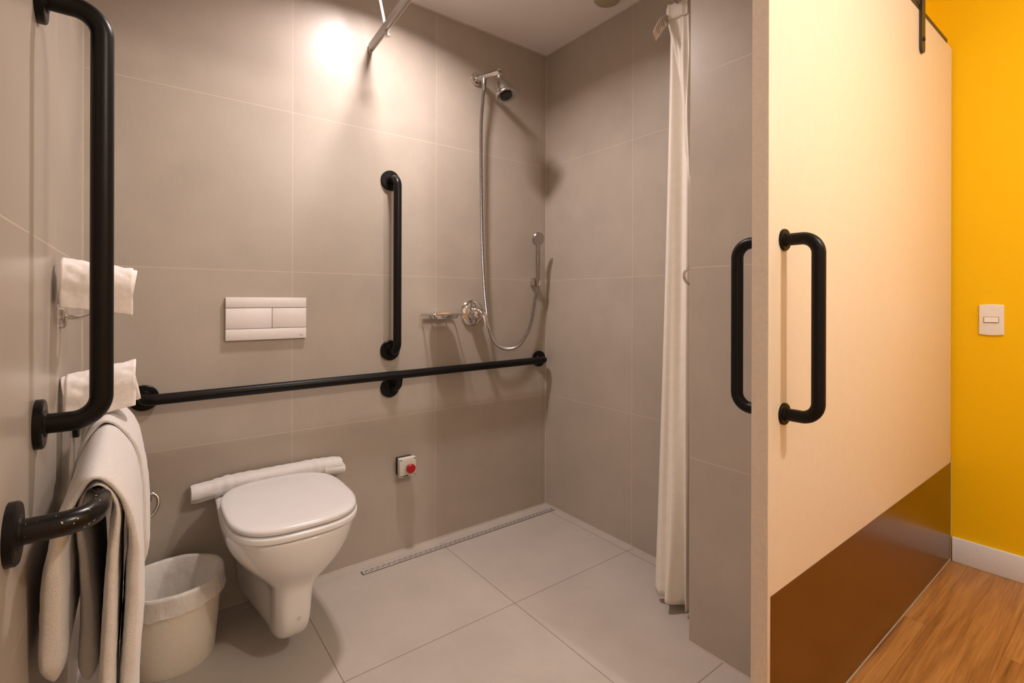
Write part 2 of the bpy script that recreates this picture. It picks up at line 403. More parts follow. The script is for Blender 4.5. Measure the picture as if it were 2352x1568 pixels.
# ------------------------------------------------------------------ soap dish
sx0, sx1, sz, sy = .992, 1.152, 1.012, D
t = thing('soap_dish', 'small chrome wire soap dish on the back wall left of the shower valve', 'soap dish', ((sx0+sx1)/2, D, sz))
b_ = bmesh.new(); tube(b_, [sx for sx in fillet([(sx0, D-.01, sz), (sx0, D-.115, sz), (sx1, D-.115, sz), (sx1, D-.01, sz), (sx0, D-.01, sz), (sx0, D-.02, sz)], .014, 6)], .0035, 12)
tube(b_, [(sx0+.045, D-.0, sz), (sx0+.045, D-.115, sz)], .003, 10); tube(b_, [(sx1-.045, D-.0, sz), (sx1-.045, D-.115, sz)], .003, 10)
obj('wire_frame', b_, M['chrome'], t)
obj('wall_mount', B((sx0+sx1)/2-.018, (sx0+sx1)/2+.018, D-.012, D, sz-.012, sz+.010, .003), M['chrome'], t)
b_ = bmesh.new()
rs = []
for f, z in ((1.0, .003), (.95, -.010), (.84, -.019), (.82, -.017), (.92, -.009), (.97, .004)):
    ring = []
    for k in range(32):
        a = 2*PI*k/32; ca, sa = math.cos(a), math.sin(a); e = 2/3.2
        ring.append(((sx0+sx1)/2 + .066*f*abs(ca)**e*(1 if ca > 0 else -1), D-.062 + .045*f*abs(sa)**e*(1 if sa > 0 else -1), sz+z))
    rs.append(ring)
rings(b_, rs, True, True); obj('tray', b_, M['chrome'], t)
b_ = bmesh.new(); rs = []
for f, z in ((.8, -.008), (.95, -.004), (1, .001), (.9, .004), (.5, .006)):
    rs.append([((sx0+sx1)/2+.002 + .040*f*math.cos(2*PI*k/24), D-.062+.026*f*math.sin(2*PI*k/24), sz+z) for k in range(24)])
tag(obj('soap_bar', rings(b_, rs), M['soap'], None), 'thin amber soap bar lying in the chrome wire dish', 'soap')

# ------------------------------------------------------------------ shower valve
vx, vz = 1.256, 1.014
t = thing('shower_valve', 'round chrome shower mixer with drooping lever on the back wall', 'valve', (vx, D, vz))
obj('escutcheon', lathe(bmesh.new(), [(0, .063), (.004, .063), (.012, .058), (.017, .045), (.019, .034)], (vx, D, vz), (0, -1, 0), 56), M['chrome'], t)
obj('cap', lathe(bmesh.new(), [(.015, .030), (.030, .030), (.048, .029), (.060, .025), (.067, .016), (.069, .004)], (vx, D, vz), (0, -1, 0), 48), M['chrome'], t)
lp = smooth_path([(vx, D-.050, vz+.014), (vx, D-.074, vz+.012), (vx+.004, D-.096, vz-.004), (vx+.008, D-.108, vz-.034), (vx+.010, D-.110, vz-.066)], 8)
b_ = bmesh.new(); n = len(lp); rs = []
for i, p in enumerate(lp):
    f = i / (n-1); wdt = .019 - .008*f; thk = .011 - .0065*f
    tt = (lp[min(i+1, n-1)] - lp[max(i-1, 0)]).normalized(); u = Vector((1, 0, 0)); u = (u - tt*u.dot(tt)).normalized(); v = tt.cross(u)
    if i == n-1: wdt *= .6; thk *= .5
    rs.append([p + u*wdt*math.cos(2*PI*k/20) + v*thk*math.sin(2*PI*k/20) for k in range(20)])
obj('lever', rings(b_, rs), M['chrome'], t)

# ------------------------------------------------------------------ shower arm, head, hose, hand shower
ax_, az = 1.277, 2.122
t = thing('overhead_shower', 'chrome bell shower head on a wall arm in the shower corner', 'shower head', (ax_, D, az))
obj('rosette', lathe(bmesh.new(), [(0, .031), (.006, .031), (.013, .027), (.016, .018)], (ax_, D, az), (0, -1, 0), 40), M['chrome'], t)
ae = Vector((1.283, D-.178, az-.027))
obj('arm', tube(bmesh.new(), [(ax_, D-.004, az), (ax_+.001, D-.06, az-.008), ae], .0135, 24), M['chrome'], t)
obj('arm_cap', lathe(bmesh.new(), [(-.004, .0142), (.006, .0145), (.008, .012), (.0085, .004)], ae, (.02, -1, -.15), 24), M['chrome'], t)
obj('hose_outlet', lathe(bmesh.new(), [(0, .013), (.016, .013), (.018, .011), (.042, .011), (.046, .009), (.06, .008)], (ax_+.001, D-.066, az-.014), (0, 0, -1), 24), M['satin'], t)
hd = Vector((.10, -.42, -1)).normalized(); h0 = ae + Vector((0, .004, -.010))
obj('swivel', lathe(bmesh.new(), [(0, .0075), (.010, .0075), (.011, .0105), (.018, .0105), (.021, .0085), (.026, .0125), (.036, .013), (.040, .0145)], h0, hd, 24), M['satin'], t)
hh = obj('bell', lathe(bmesh.new(), [(.036, .0135), (.045, .019), (.058, .027), (.074, .0335), (.091, .0375), (.101, .039), (.103, .044), (.109, .0475), (.117, .0475), (.120, .043), (.116, .029)], h0, hd, 48), M['satin'], t)
obj('nozzle_disc', lathe(bmesh.new(), [(.105, .0275), (.121, .0275), (.122, .025), (.1225, .003)], h0, hd, 40), M['dark'], t)

t = thing('hand_shower', 'slim chrome hand shower in a wall holder beside the corner', 'hand shower', (1.626, D, 1.17))
hx, hz = 1.626, 1.172
obj('holder', B(hx-.016, hx+.012, D-.030, D-.0005, hz-.022, hz+.018, .004), M['chrome'], t)
obj('clip', lathe(bmesh.new(), [(0, .013), (.028, .0145), (.030, .012)], (hx+.010, D-.042, hz-.022), (.10, -.12, 1), 24), M['chrome'], t)
s0 = Vector((hx+.006, D-.040, hz-.03)); s1 = Vector((1.596, D-.080, 1.368))
obj('handle', tube(bmesh.new(), [s0, s0.lerp(s1, .25), s0.lerp(s1, .6), s1], [.0095, .0105, .012, .0095], 20), M['satin'], t)
obj('spray_disc', lathe(bmesh.new(), [(-.016, .011), (-.011, .024), (-.003, .033), (.003, .0345), (.008, .031), (.0085, .004)], s1 + Vector((.002, 0, .014)), (-.12, -1, -.25), 36), M['satin'], t)
hp = smooth_path([(ax_+.001, D-.066, az-.07), (1.274, D-.062, 2.0), (1.270, D-.055, 1.86), (1.277, D-.050, 1.5), (1.284, D-.052, 1.25), (1.294, D-.062, 1.05), (1.318, D-.062, .93), (1.362, D-.054, .865), (1.425, D-.048, .838),
                  (1.492, D-.044, .845), (1.550, D-.042, .895), (1.585, D-.041, .960), (1.602, D-.04, 1.03), (1.616, D-.04, 1.10), s0], 10)
L_ = [0]
for a, b in zip(hp, hp[1:]): L_.append(L_[-1] + (b-a).length)
def along(P, L, s):
    for i in range(len(P)-1):
        if L[i+1] >= s: return P[i].lerp(P[i+1], (s-L[i]) / max(1e-9, L[i+1]-L[i]))
    return P[-1]
def ribbed(P, r, pitch=.0048, seg=12):
    L = [0]
    for a, b in zip(P, P[1:]): L.append(L[-1] + (b-a).length)
    n = int(L[-1] / (pitch/3)); pts = [along(P, L, L[-1]*i/n) for i in range(n+1)]
    return tube(bmesh.new(), pts, [r*(1 if i % 3 == 1 else .86 if i % 3 == 0 else .74) for i in range(n+1)], seg)
obj('hose', ribbed(hp, .0086), M['hose'], t)

# ------------------------------------------------------------------ curtain rail
t = thing('curtain_rail', 'white flat shower curtain rail from the back wall, with ceiling rod', 'curtain rail', (.757, D, 2.10))
b_ = bmesh.new()
path = [(.757, D-.012), (.737, 1.55), (.722, 1.12), (.735, 1.045), (.80, 1.018), (1.0, 1.015), (1.40, 1.015), (XC-.012, 1.015)]
def railz(i): return 2.108 + (.010 if i > 0 else 0)
cs = []
P2 = [Vector((x, y, railz(i))) for i, (x, y) in enumerate(path)]
P3 = fillet(P2, .06, 6)
rs = []
for i, p in enumerate(P3):
    tt = (P3[min(i+1, len(P3)-1)] - P3[max(i-1, 0)]).normalized(); sd = Vector((tt.y, -tt.x, 0)).normalized()
    rs.append([p + sd*sx*.009 + Vector((0, 0, sz*.014)) for sx, sz in ((-1, -1), (-.55, -1), (-.5, -.7), (.5, -.7), (.55, -1), (1, -1), (1, 1), (-1, 1))])
obj('rail', rings(b_, rs), M['alu'], t, angle=30)
obj('wall_bracket', B(.750, .764, D-.014, D, 2.088, 2.122, .002), M['alu'], t)
obj('wall_bracket', B(XC-.016, XC, 1.006, 1.024, 2.098, 2.138, .002), M['alu'], t)
r0 = Vector((.694, 1.80, H)); r1 = Vector((.7565, 1.80, 2.088))
dr = (r1-r0).normalized(); Lr = (r1-r0).length
obj('ceiling_rod', lathe(bmesh.new(), [(0, .016), (.004, .016), (.005, .0052), (Lr-.024, .0052), (Lr-.010, .0065), (Lr+.004, .0135), (Lr+.006, .004)], r0, dr, 24), M['rodwhite'], t)

# ------------------------------------------------------------------ shower curtain
t = thing('shower_curtain', 'cream vinyl shower curtain gathered beside the tiled column', 'curtain', (1.54, 1.03, 2.1))
b_ = bmesh.new()
def sstep(x): x = max(0, min(1, x)); return x*x*(3-2*x)
def curtain_pt(s, z):
    """s in 0..1 round the gathered bundle, z height"""
    f = max(0, 1 - (z - .02) / 2.07)              # 0 top .. 1 bottom
    xl = 1.512 - .022*f**1.5
    n1 = .42
    if s < n1:                                    # outermost panel, rear edge to front ridge
        q = s / n1
        yb, yf = 1.062 + .044*f**1.3 + .014*sstep((z-2.01)/.07), .980 - .006*f
        y = yb + (yf - yb)*q
        x = xl - .012*math.exp(-((q-.14)/.13)**2) + (.012+.020*f)*math.exp(-((q-.52-.28*f*f)/.15)**2) - .018*f*math.exp(-((q-.86-.11*f*f)/.10)**2) - .056*f**3.5*math.exp(-((q-.60)/.17)**2)
        x += .004*math.sin(23*q + 3*z)*(.4+f)*q
        edge = .18 + .95*min(1, max(0, (2.02 - z)/.62))    # front pleat lapping over
        if z > 1.36:
            st2 = sstep((q-edge)/.05 + .5)
            x -= .021*st2*min(1, (z-1.36)/.15) * (1 - .3*math.cos(9*(q-edge)))
        return Vector((x, y, z))
    q = (s - n1)/(1-n1); nf = 3.0
    c = math.cos(2*PI*nf*q)
    y = 1.030 - (.050+.008*f)*c + .004*math.sin(3*z+5*q)
    x = xl + .012 + (.130)*q + .006*math.sin(4*PI*nf*q)
    k = sstep(q/.04)
    p0 = curtain_pt(n1*.9999, z)
    return Vector((p0.x + (x-p0.x)*k, p0.y + (y-p0.y)*k, z))
ns, nz = 170, 110
V = []
for j in range(nz+1):
    z = 2.110 - 2.080*j/nz
    V.append([])
    for i in range(ns+1):
        s = i/ns; zz = z
        if j == nz: zz = z + .012*math.exp(-((s-.0)/.06)**2) - .008*math.sin(19*s+.5)
        p = curtain_pt(s, max(.02, zz)); V[-1].append(b_.verts.new(p))
for j in range(nz):
    for i in range(ns):
        b_.faces.new((V[j][i], V[j][i+1], V[j+1][i+1], V[j+1][i]))
cu = obj('curtain_sheet', b_, M['curtain'], t, angle=180)
md = cu.modifiers.new('th', 'SOLIDIFY'); md.thickness = .0016; md.offset = 0
# folded top hem
b_ = bmesh.new(); V = []
for j, z in enumerate((2.116, 2.112, 2.094, 2.074, 2.062)):
    V.append([])
    for i in range(41):
        s = i/40*.42; p = curtain_pt(s, z); p.x -= .0035; p.z = z - .02*s; V[-1].append(b_.verts.new(p))
for a, c in zip(V, V[1:]):
    for i in range(40): b_.faces.new((a[i], a[i+1], c[i+1], c[i]))
hm = obj('hem', b_, M['curtain'], t, angle=180); md = hm.modifiers.new('th', 'SOLIDIFY'); md.thickness = .003
# care label
b_ = bmesh.new(); rs = []
lab = [(1.498, 2.084), (1.480, 2.080), (1.458, 2.070), (1.440, 2.052), (1.426, 2.028), (1.411, 2.000)]
lab2 = [(1.496, 2.050), (1.484, 2.047), (1.474, 2.036), (1.460, 2.016), (1.446, 1.996), (1.428, 1.974)]
for i, (x, z) in enumerate(lab):
    yy = 1.062 - .004*math.sin(i)
    rs.append([(x, yy, z), (lab2[i][0], yy, lab2[i][1])])
Vq = [[b_.verts.new(p) for p in r] for r in rs]
for a, c in zip(Vq, Vq[1:]): b_.faces.new((a[0], a[1], c[1], c[0]))
lb = obj('care_label', b_, M['label'], t, angle=180); lb['label'] = 'printed fabric care label'; md = lb.modifiers.new('th', 'SOLIDIFY'); md.thickness = .0008
for i in range(9):
    f = .12 + i*.09; k = f*5; j0 = int(k); fr = k - j0
    a0 = Vector(rs[j0][0]).lerp(Vector(rs[min(5, j0+1)][0]), fr); a1 = Vector(rs[j0][1]).lerp(Vector(rs[min(5, j0+1)][1]), fr)
    p, q = a0.lerp(a1, .15), a0.lerp(a1, .55 + .3*((i*37) % 10)/10)
    p.y -= .0012; q.y -= .0012
    obj('printed_line', tube(bmesh.new(), [p, q], .0008, 6), M['darkgrey'], lb)
for i, x in enumerate((1.518, 1.548, 1.585, 1.625, 1.66)):
    b = bmesh.new(); c = Vector((x, 1.016, 2.098)); 
    tube(b, [c + Vector((.003*math.sin(a), .016*math.cos(a), .030*math.sin(a))) for a in [2*PI*k/24 for k in range(24)]], .0018, 8, loop=True)
    if i < 4: obj('ring', b, M['chrome'], t)
    else: b.free()
obj('rail_glider', lathe(bmesh.new(), [(0, .004), (.004, .0085), (.012, .0085), (.016, .004)], (1.513, .985, 2.083), (0, 0, 1), 16), M['satin'], t)
# tie back hook on the column's rear face
t = thing('curtain_hook', 'small curved chrome hook at the column edge beside the curtain', 'hook', (1.412, YP, 1.15))
obj('arc', tube(bmesh.new(), smooth_path([(1.398, YP+.004, 1.182), (1.386, YP+.016, 1.168), (1.388, YP+.020, 1.148), (1.402, YP+.018, 1.130), (1.425, YP+.008, 1.120)], 6), .0042, 12), M['chrome'], t)
obj('wall_plate', B(1.402, 1.43, YP, YP+.008, 1.105, 1.19, .002), M['chrome'], t)

# ------------------------------------------------------------------ linear drain
t = thing('linear_drain', 'long slotted steel floor drain along the back wall of the shower', 'drain', (1.2, 1.9, 0))
dx0, dx1, dy0, dy1 = .700, 1.708, 1.884, 1.914
b_ = bmesh.new(); box(b_, dx0, dx1, dy0, dy1, 0, .0006); obj('channel', b_, M['dark'], t, smooth=False)
b_ = bmesh.new()
for a, c in ((dy0+.0022, dy0+.0085), (dy1-.0065, dy1-.001), (dy0+.0125, dy0+.0185)): box(b_, dx0+.003, dx1-.003, a, c, .0006, .0024)
nb = 126
for i in range(nb+1):
    x = dx0 + .003 + (dx1-dx0-.009)*i/nb
    if i % 3 != 1: box(b_, x, x+.0052, dy0+.007, dy0+.014, .0006, .0022)
    if i % 3 != 2: box(b_, x, x+.0052, dy0+.017, dy1-.005, .0006, .0022)
obj('grate', b_, M['steel'], t, smooth=False)

# ------------------------------------------------------------------ toilet
TX = .380
t = thing('toilet', 'white wall-hung toilet with its lid closed, below the flush plate', 'toilet', (TX, D, 0))
def dring(z, yf, w, wb, e=2.3, yb=D, nb=10, nf=40, cx=TX, lf=None):
    """back straight on the wall, front rounded. w half width at the belly, wb half width at the wall"""
    lf = lf or max(w*1.15, .05); lf = min(lf, (yb - yf) * .75); ym = yf + lf; pts = []
    for k in range(nf+1):
        a = PI + PI*k/nf
        ca, sa = math.cos(a), math.sin(a)
        pts.append(Vector((cx + w*abs(ca)**(2/e)*(1 if ca > 0 else -1), ym - lf*abs(sa)**(2/e), z)))
    for k in range(1, nb+1):
        f = k/nb; pts.append(Vector((cx + w + (wb-w)*f, ym + (yb-ym)*f, z)))
    for k in range(1, nb):
        f = k/nb; pts.append(Vector((cx + wb - 2*wb*f, yb, z)))
    for k in range(0, nb):
        f = 1-k/nb; pts.append(Vector((cx - (w + (wb-w)*f), ym + (yb-ym)*f, z)))
    return pts
tab = [ # z, yf, w, wb, e, shift
 (.050, 1.700, .034, .080, 2.6, -.014), (.056, 1.615, .044, .088, 3.0, -.014), (.075, 1.556, .048, .090, 3.4, -.014), (.100, 1.528, .0500, .092, 3.6, -.014), (.140, 1.513, .0515, .095, 3.6, -.014),
 (.190, 1.510, .053, .099, 3.4, -.013), (.226, 1.508, .056, .104, 3.0, -.012), (.244, 1.503, .067, .111, 2.6, -.009), (.258, 1.496, .087, .120, 2.4, -.005), (.274, 1.486, .112, .131, 2.35, -.002), (.294, 1.472, .138, .144, 2.35, 0),
 (.320, 1.457, .160, .156, 2.4, 0), (.348, 1.446, .175, .165, 2.5, 0), (.378, 1.439, .1825, .170, 2.65, 0), (.400, 1.437, .1845, .172, 2.8, 0), (.4085, 1.438, .1835, .172, 2.8, 0), (.4105, 1.445, .177, .166, 2.8, 0)]
b_ = bmesh.new()
rs = [dring(z, yf, w_, wb, e, cx=TX+sh, lf=(.10 if w_ < .075 else .10 + (w_-.075)*1.75)) for z, yf, w_, wb, e, sh in tab]
rings(b_, rs); bowl = obj('bowl', b_, M['ceramic'], t, sub=1, angle=180)
def oval(z, yf, yb, w_, ef=2.5, eb=2.6, n=72, cx=TX):
    ym = yf + (yb-yf)*.52; pts = []
    for k in range(n):
        a = 2*PI*k/n; ca, sa = math.cos(a), math.sin(a); e = ef if sa < 0 else eb; l = (ym-yf) if sa < 0 else (yb-ym)
        ww = w_ * (1 if sa < 0 else 1)
        pts.append(Vector((cx + ww*abs(ca)**(2/e)*(1 if ca > 0 else -1), ym + l*abs(sa)**(2/e)*(1 if sa > 0 else -1), z)))
    return pts
b_ = bmesh.new(); rings(b_, [oval(.4125, 1.444, 1.885, .179, 3.0, 3), oval(.4135, 1.4385, 1.89, .1835, 3.0, 3), oval(.426, 1.4375, 1.892, .184, 3.0, 3), oval(.4288, 1.440, 1.892, .1825, 3.0, 3), oval(.4298, 1.446, 1.89, .178, 3.0, 3)])
obj('seat', b_, M['seat'], t, angle=60)
b_ = bmesh.new(); rings(b_, [oval(.4315, 1.461, 1.884, 0.1700, 3.1, 3), oval(.4330, 1.449, 1.892, 0.1785, 3.1, 3), oval(.440, 1.445, 1.896, 0.1820, 3.1, 3), oval(.4475, 1.447, 1.894, 0.1805, 3.1, 3), oval(.4505, 1.455, 1.888, 0.1740, 3.1, 3), oval(.4520, 1.484, 1.868, 0.1490, 3.1, 3), oval(.4530, 1.569, 1.79, 0.0740)])
obj('lid', b_, M['seat'], t, angle=60)
for s in (-1, 1): obj('hinge', tube(bmesh.new(), [(TX+s*.050, 1.884, .418), (TX+s*.105, 1.884, .418)], .010, 20), M['seat'], t)
b_ = bmesh.new(); lathe(b_, [(0, .005), (.0008, .005), (.001, .003)], (TX-.006, 1.512, .150), (0, -1, 0), 16); obj('screw_cap', b_, M['greybox'], t)

# rolled hand towel behind the lid
b_ = bmesh.new(); rs = []
x0, x1 = .138, .628; nx = 70
for i in range(nx+1):
    f = i/nx; x = x0 + (x1-x0)*f
    ends = min(1, min(f, 1-f)*nx/2.2)
    band = 1 + .05*math.sin(f*95)*(1 if .14 < f < .26 or .76 < f < .86 else .12)
    sag = -.012*math.exp(-(f/.16)**2) - .006*math.exp(-((1-f)/.10)**2)
    rs.append([])
    for k in range(36):
        a = 2*PI*k/36; ca, sa = math.cos(a), math.sin(a)
        rr = (.93 + .07*ends) * band
        yy = .036*rr*abs(ca)**.72*(1 if ca > 0 else -1); zz = .0285*rr*abs(sa)**.85*(1 if sa > 0 else -1)
        if 20 < k < 24: yy *= .90; zz *= .86
        p = Vector((x, 1.938+yy, .441+sag+zz)); nz_ = noise.noise(p*42)*.0016; p.z += nz_; p.y += nz_
        rs[-1].append(p)
rings(b_, rs)
tw = obj('hand_towel', b_, M['terry'], None, angle=70)
tag(tw, 'narrow white hand towel rolled up behind the closed toilet lid', 'towel')
for q in ('x',):
    b_ = bmesh.new(); rs = []
    for i in range(15):
        f = i/14; x = .560 + .080*f
        rs.append([])
        for k in range(24):
            a = 2*PI*k/24; ends = min(1, (1-f)*4 + .65)
            rs[-1].append(Vector((x, 1.928+.030*ends*math.cos(a), .432-.010*f+.022*ends*math.sin(a))))
    rings(b_, rs); o = obj('folded_corner', b_, M['terry'], tw, angle=70)

# ------------------------------------------------------------------ waste bin
bcx, bcy, bh = .085, 1.800, .240
t = thing('waste_bin', 'round cream plastic waste bin on the floor beside the toilet', 'bin', (bcx, bcy, 0))
obj('bucket', lathe(bmesh.new(), [(0, .095), (0, .105), (.004, .108), (.12, .118), (bh-.012, .126), (bh-.010, .129), (bh, .129), (bh, .125), (bh-.012, .122), (.10, .113), (.006, .104), (.006, .02)], (bcx, bcy, 0), (0, 0, 1), 72), M['binp'], t)
b_ = bmesh.new(); rs = []
for j, (dz, r) in enumerate(((-.052, .1345), (-.045, .133), (-.02, .1335), (-.006, .1335), (.004, .131), (.0045, .127), (-.004, .1225), (-.05, .112), (-.11, .102), (-.17, .09), (-.200, .05), (-.203, .01))):
    ring = []
    for k in range(96):
        a = 2*PI*k/96
        wv = noise.noise(Vector((math.cos(a)*3.1, math.sin(a)*3.1, j*.35)))
        if j < 2: zz = dz + .014*wv; rr = r + .0015 + .006*abs(wv)
        elif j < 6: zz = dz + (.004*wv if j > 3 else 0); rr = r + .0035*abs(wv)
        else: zz = dz; rr = r - .010*abs(wv)*min(1, (j-5)/2)
        ring.append(Vector((bcx + rr*math.cos(a), bcy + rr*math.sin(a), bh+zz)))
    rs.append(ring)
rings(b_, rs, True, False)
obj('bin_liner', b_, M['liner'], t, angle=180)

# ------------------------------------------------------------------ toilet paper rolls and holders
def roll(label, c, axis, L, r, y_mount, z_mount):
    axis = Vector(axis).normalized(); c = Vector(c)
    t = thing('toilet_roll', label, 'toilet paper', c, 'toilet rolls on the left wall')
    b = bmesh.new(); u, v = frame_at(axis); rs = []
    prof = [(-L/2, .021), (-L/2, r*.97), (-L/2+.003, r), (-L/6, r*1.004), (L/6, r*.998), (L/2-.003, r), (L/2, r*.97), (L/2, .021), (-L/2, .021)]
    for d, q in prof:
        ring = []
        for k in range(64):
            a = 2*PI*k/64
            rr = q * (1 + (.018*noise.noise(Vector((math.cos(a)*2.3, math.sin(a)*2.3, d*22))) if q > .03 else 0))
            ring.append(c + axis*d + (u*math.cos(a) + v*math.sin(a))*rr)
        rs.append(ring)
    rings(b, rs, True, False); obj('paper', b, M['paper'], t, angle=50)
    obj('core', lathe(bmesh.new(), [(-L/2+.001, .020), (-L/2+.001, .0205), (L/2-.001, .0205), (L/2-.001, .0185), (-L/2+.001, .0185)], c, axis, 32, cap=False), M['tube_card'], t)
    # loose sheet wrapped over the front and hanging down
    b = bmesh.new(); V = []; ni, nk = 36, 26
    for i in range(ni+1):
        f = i/ni; V.append([])
        for k in range(nk+1):
            g = k/nk - .5
            a = math.radians(95 - 115*min(1, f/.75)); ext = max(0, f-.75)/.25*.034
            rr = r + .0025 + .0028*noise.noise(Vector((g*5 + f*2.5, f*7 - g*3, L*40))) + .0012*noise.noise(Vector((g*16, f*14, 3)))
            p = c + axis*(g*L*(.99 + .01*math.sin(f*9))) + Vector((0, -rr*math.cos(a), rr*math.sin(a) - ext))
            V[-1].append(b.verts.new(p))
    for a_, c_ in zip(V, V[1:]):
        for k in range(nk): b.faces.new((a_[k], a_[k+1], c_[k+1], c_[k]))
    o = obj('loose_sheet', b, M['paper'], t, angle=180); md = o.modifiers.new('th', 'SOLIDIFY'); md.thickness = .0008; md.offset = 0
    return t
def roll_holder(label, y, z, c, axis, L):
    t = thing('roll_holder', label, 'toilet roll holder', (XL, y, z), 'toilet roll holders on the left wall')
    obj('rosette', lathe(bmesh.new(), [(0, .026), (.006, .026), (.010, .022), (.012, .012)], (XL, y, z), (1, 0, 0), 32), M['chrome'], t)
    c = Vector(c); axis = Vector(axis).normalized()
    e0 = c - axis*(L/2 - .004); e1 = c + axis*(L/2-.006)
    arm = smooth_path([(XL+.008, y, z), (XL+.030, y, z-.002), (XL+.060, y-.012, z+.010), (XL+.085, y-.03, z+.035), c + axis*.02, e1], 6)
    obj('arm', tube(bmesh.new(), arm, .0052, 14), M['chrome'], t)
    return t
c1, a1 = (-.068, 1.375, 1.100), (1, .02, -.155)
c2, a2 = (-.066, 1.47, .870), (1, 0, .21)
roll('upper toilet paper roll on the left wall, tilted down', c1, a1, .118, .0475, 1.47, 1.035)
roll('lower toilet paper roll on the left wall, tilted up above the towels', c2, a2, .125, .046, 1.62, .80)
roll_holder('chrome toilet roll holder carrying the upper roll', 1.47, 1.035, c1, a1, .118)
roll_holder('chrome toilet roll holder carrying the lower roll', 1.675, .812, c2, a2, .125)

# ------------------------------------------------------------------ towels on the level bar
def sheet(bm, st_, nsamp=60, nsec=44, seedv=0, pw=.55, amp=.0022):
    """st_: stations (x, z, thickness, y near, y far) along the drape"""
    P = smooth_path([Vector((a[0], 0, a[1])) for a in st_], 10)
    nS = len(P); rs = []
    for i, p in enumerate(P):
        f = i / (nS-1) * (len(st_)-1); j = min(int(f), len(st_)-2); g = f - j; g = g*g*(3-2*g)
        th, y0, y1 = (st_[j][q] + (st_[j+1][q]-st_[j][q])*g for q in (2, 3, 4))
        tt = (P[min(i+1, nS-1)] - P[max(i-1, 0)]).normalized(); nrm = Vector((-tt.z, 0, tt.x))
        e = min(i, nS-1-i); cl = min(1, .35 + .65*math.sqrt(e/3)) if e < 3 else 1
        yc, hw = (y0+y1)/2, (y1-y0)/2; ring = []
        for k in range(nsec):
            a = 2*PI*k/nsec; ca, sa = math.cos(a), math.sin(a)
            yy = hw * (1 - (1-cl)*.03) * abs(ca)**.28 * (1 if ca > 0 else -1)
            nn = th/2 * cl * abs(sa)**pw * (1 if sa > 0 else -1)
            q = p + nrm*nn; q.y = yc + yy
            w1 = noise.noise(Vector((q.x*9+seedv, q.y*9, q.z*7))) * amp*2 + noise.noise(Vector((q.x*60+seedv, q.y*60, q.z*60))) * amp*.5
            q += nrm * w1; q.y += noise.noise(Vector((q.x*20, seedv, q.z*12))) * .006
            ring.append(q)
        rs.append(ring)
    return rings(bm, rs)
b_ = bmesh.new()
sheet(b_, [(-.108, .455, .026, 1.075, 1.50), (-.110, .50, .040, 1.06, 1.52), (-.108, .60, .036, 1.045, 1.54), (-.101, .68, .026, 1.03, 1.56), (-.088, .745, .016, 1.015, 1.58), (-.055, .797, .013, 1.0, 1.60),
           (-.020, .755, .014, 1.012, 1.60), (-.006, .69, .018, 1.03, 1.60), (-.004, .62, .024, 1.04, 1.60), (-.006, .52, .028, 1.05, 1.60), (-.012, .42, .030, 1.06, 1.60), (-.013, .32, .032, 1.06, 1.60), (-.012, .26, .022, 1.06, 1.6)], seedv=3)
tA = obj('bath_towel', b_, M['terry'], None, angle=180)
tag(tA, 'white bath towel folded thick over the level black grab bar', 'towel', 'white towels over the level grab bar')
b_ = bmesh.new()
sheet(b_, [(-.070, .385, .022, 1.17, 1.50), (-.071, .42, .034, 1.16, 1.52), (-.072, .50, .029, 1.15, 1.54), (-.0745, .62, .020, 1.12, 1.56), (-.076, .735, .009, 1.06, 1.57), (-.052, .7835, .0075, 1.005, 1.58),
           (-.0285, .745, .010, 1.01, 1.58), (-.0315, .67, .018, 1.02, 1.58), (-.035, .58, .022, 1.025, 1.58), (-.039, .48, .024, 1.03, 1.58), (-.042, .38, .026, 1.03, 1.58), (-.043, .30, .02, 1.03, 1.58)], seedv=8, amp=.0016)
o = obj('inner_layer', b_, M['terry'], tA, angle=180)
b_ = bmesh.new()
sheet(b_, [(-.112, .62, .016, 1.42, 1.64), (-.106, .70, .014, 1.41, 1.64), (-.092, .762, .012, 1.39, 1.645), (-.056, .8105, .011, 1.375, 1.645),
           (-.012, .762, .013, 1.39, 1.645), (.005, .69, .016, 1.40, 1.65), (.012, .60, .018, 1.40, 1.63), (.015, .52, .018, 1.40, 1.61), (.013, .47, .012, 1.41, 1.60)], seedv=15)
tag(obj('hand_towel', b_, M['terry'], None, angle=180), 'shorter white towel laid over the far part of the folded bath towel', 'towel', 'white towels over the level grab bar')

# ------------------------------------------------------------------ hygienic spray tap and hose in the corner
t = thing('angle_valve', 'small chrome tap with looped handle low on the back wall behind the towels', 'tap', (.02, D, .44))
obj('rosette', lathe(bmesh.new(), [(0, .024), (.005, .024), (.010, .018)], (.012, D, .435), (0, -1, 0), 32), M['chrome'], t)
obj('body', tube(bmesh.new(), [(.012, D-.004, .435), (.012, D-.060, .435)], .011, 20), M['chrome'], t)
b_ = bmesh.new(); c = Vector((.020, D-.062, .430))
tube(b_, [c + Vector((.004+.026*math.cos(a)+.006*math.sin(a), -.006+.010*math.sin(a), .034*math.sin(a))) for a in [2*PI*k/28 for k in range(28)]], .0055, 12, loop=True)
obj('handle', b_, M['chrome'], t)
t = thing('spray_hose', 'thin metal spray hose hanging in the corner behind the towels', 'hose', (-.112, D-.02, .75))
obj('hose', ribbed(smooth_path([(-.124, D-.014, .80), (-.125, D-.012, .72), (-.124, D-.016, .55), (-.105, D-.03, .30), (-.070, D-.04, .12), (-.045, D-.04, .09), (-.025, D-.04, .14), (-.02, D-.04, .28), (-.012, D-.045, .38), (.005, D-.05, .425)], 10), .0062), M['hose'], t)
obj('wall_clip', B(-.136, -.112, D-.026, D, .79, .825, .003), M['chrome'], t)

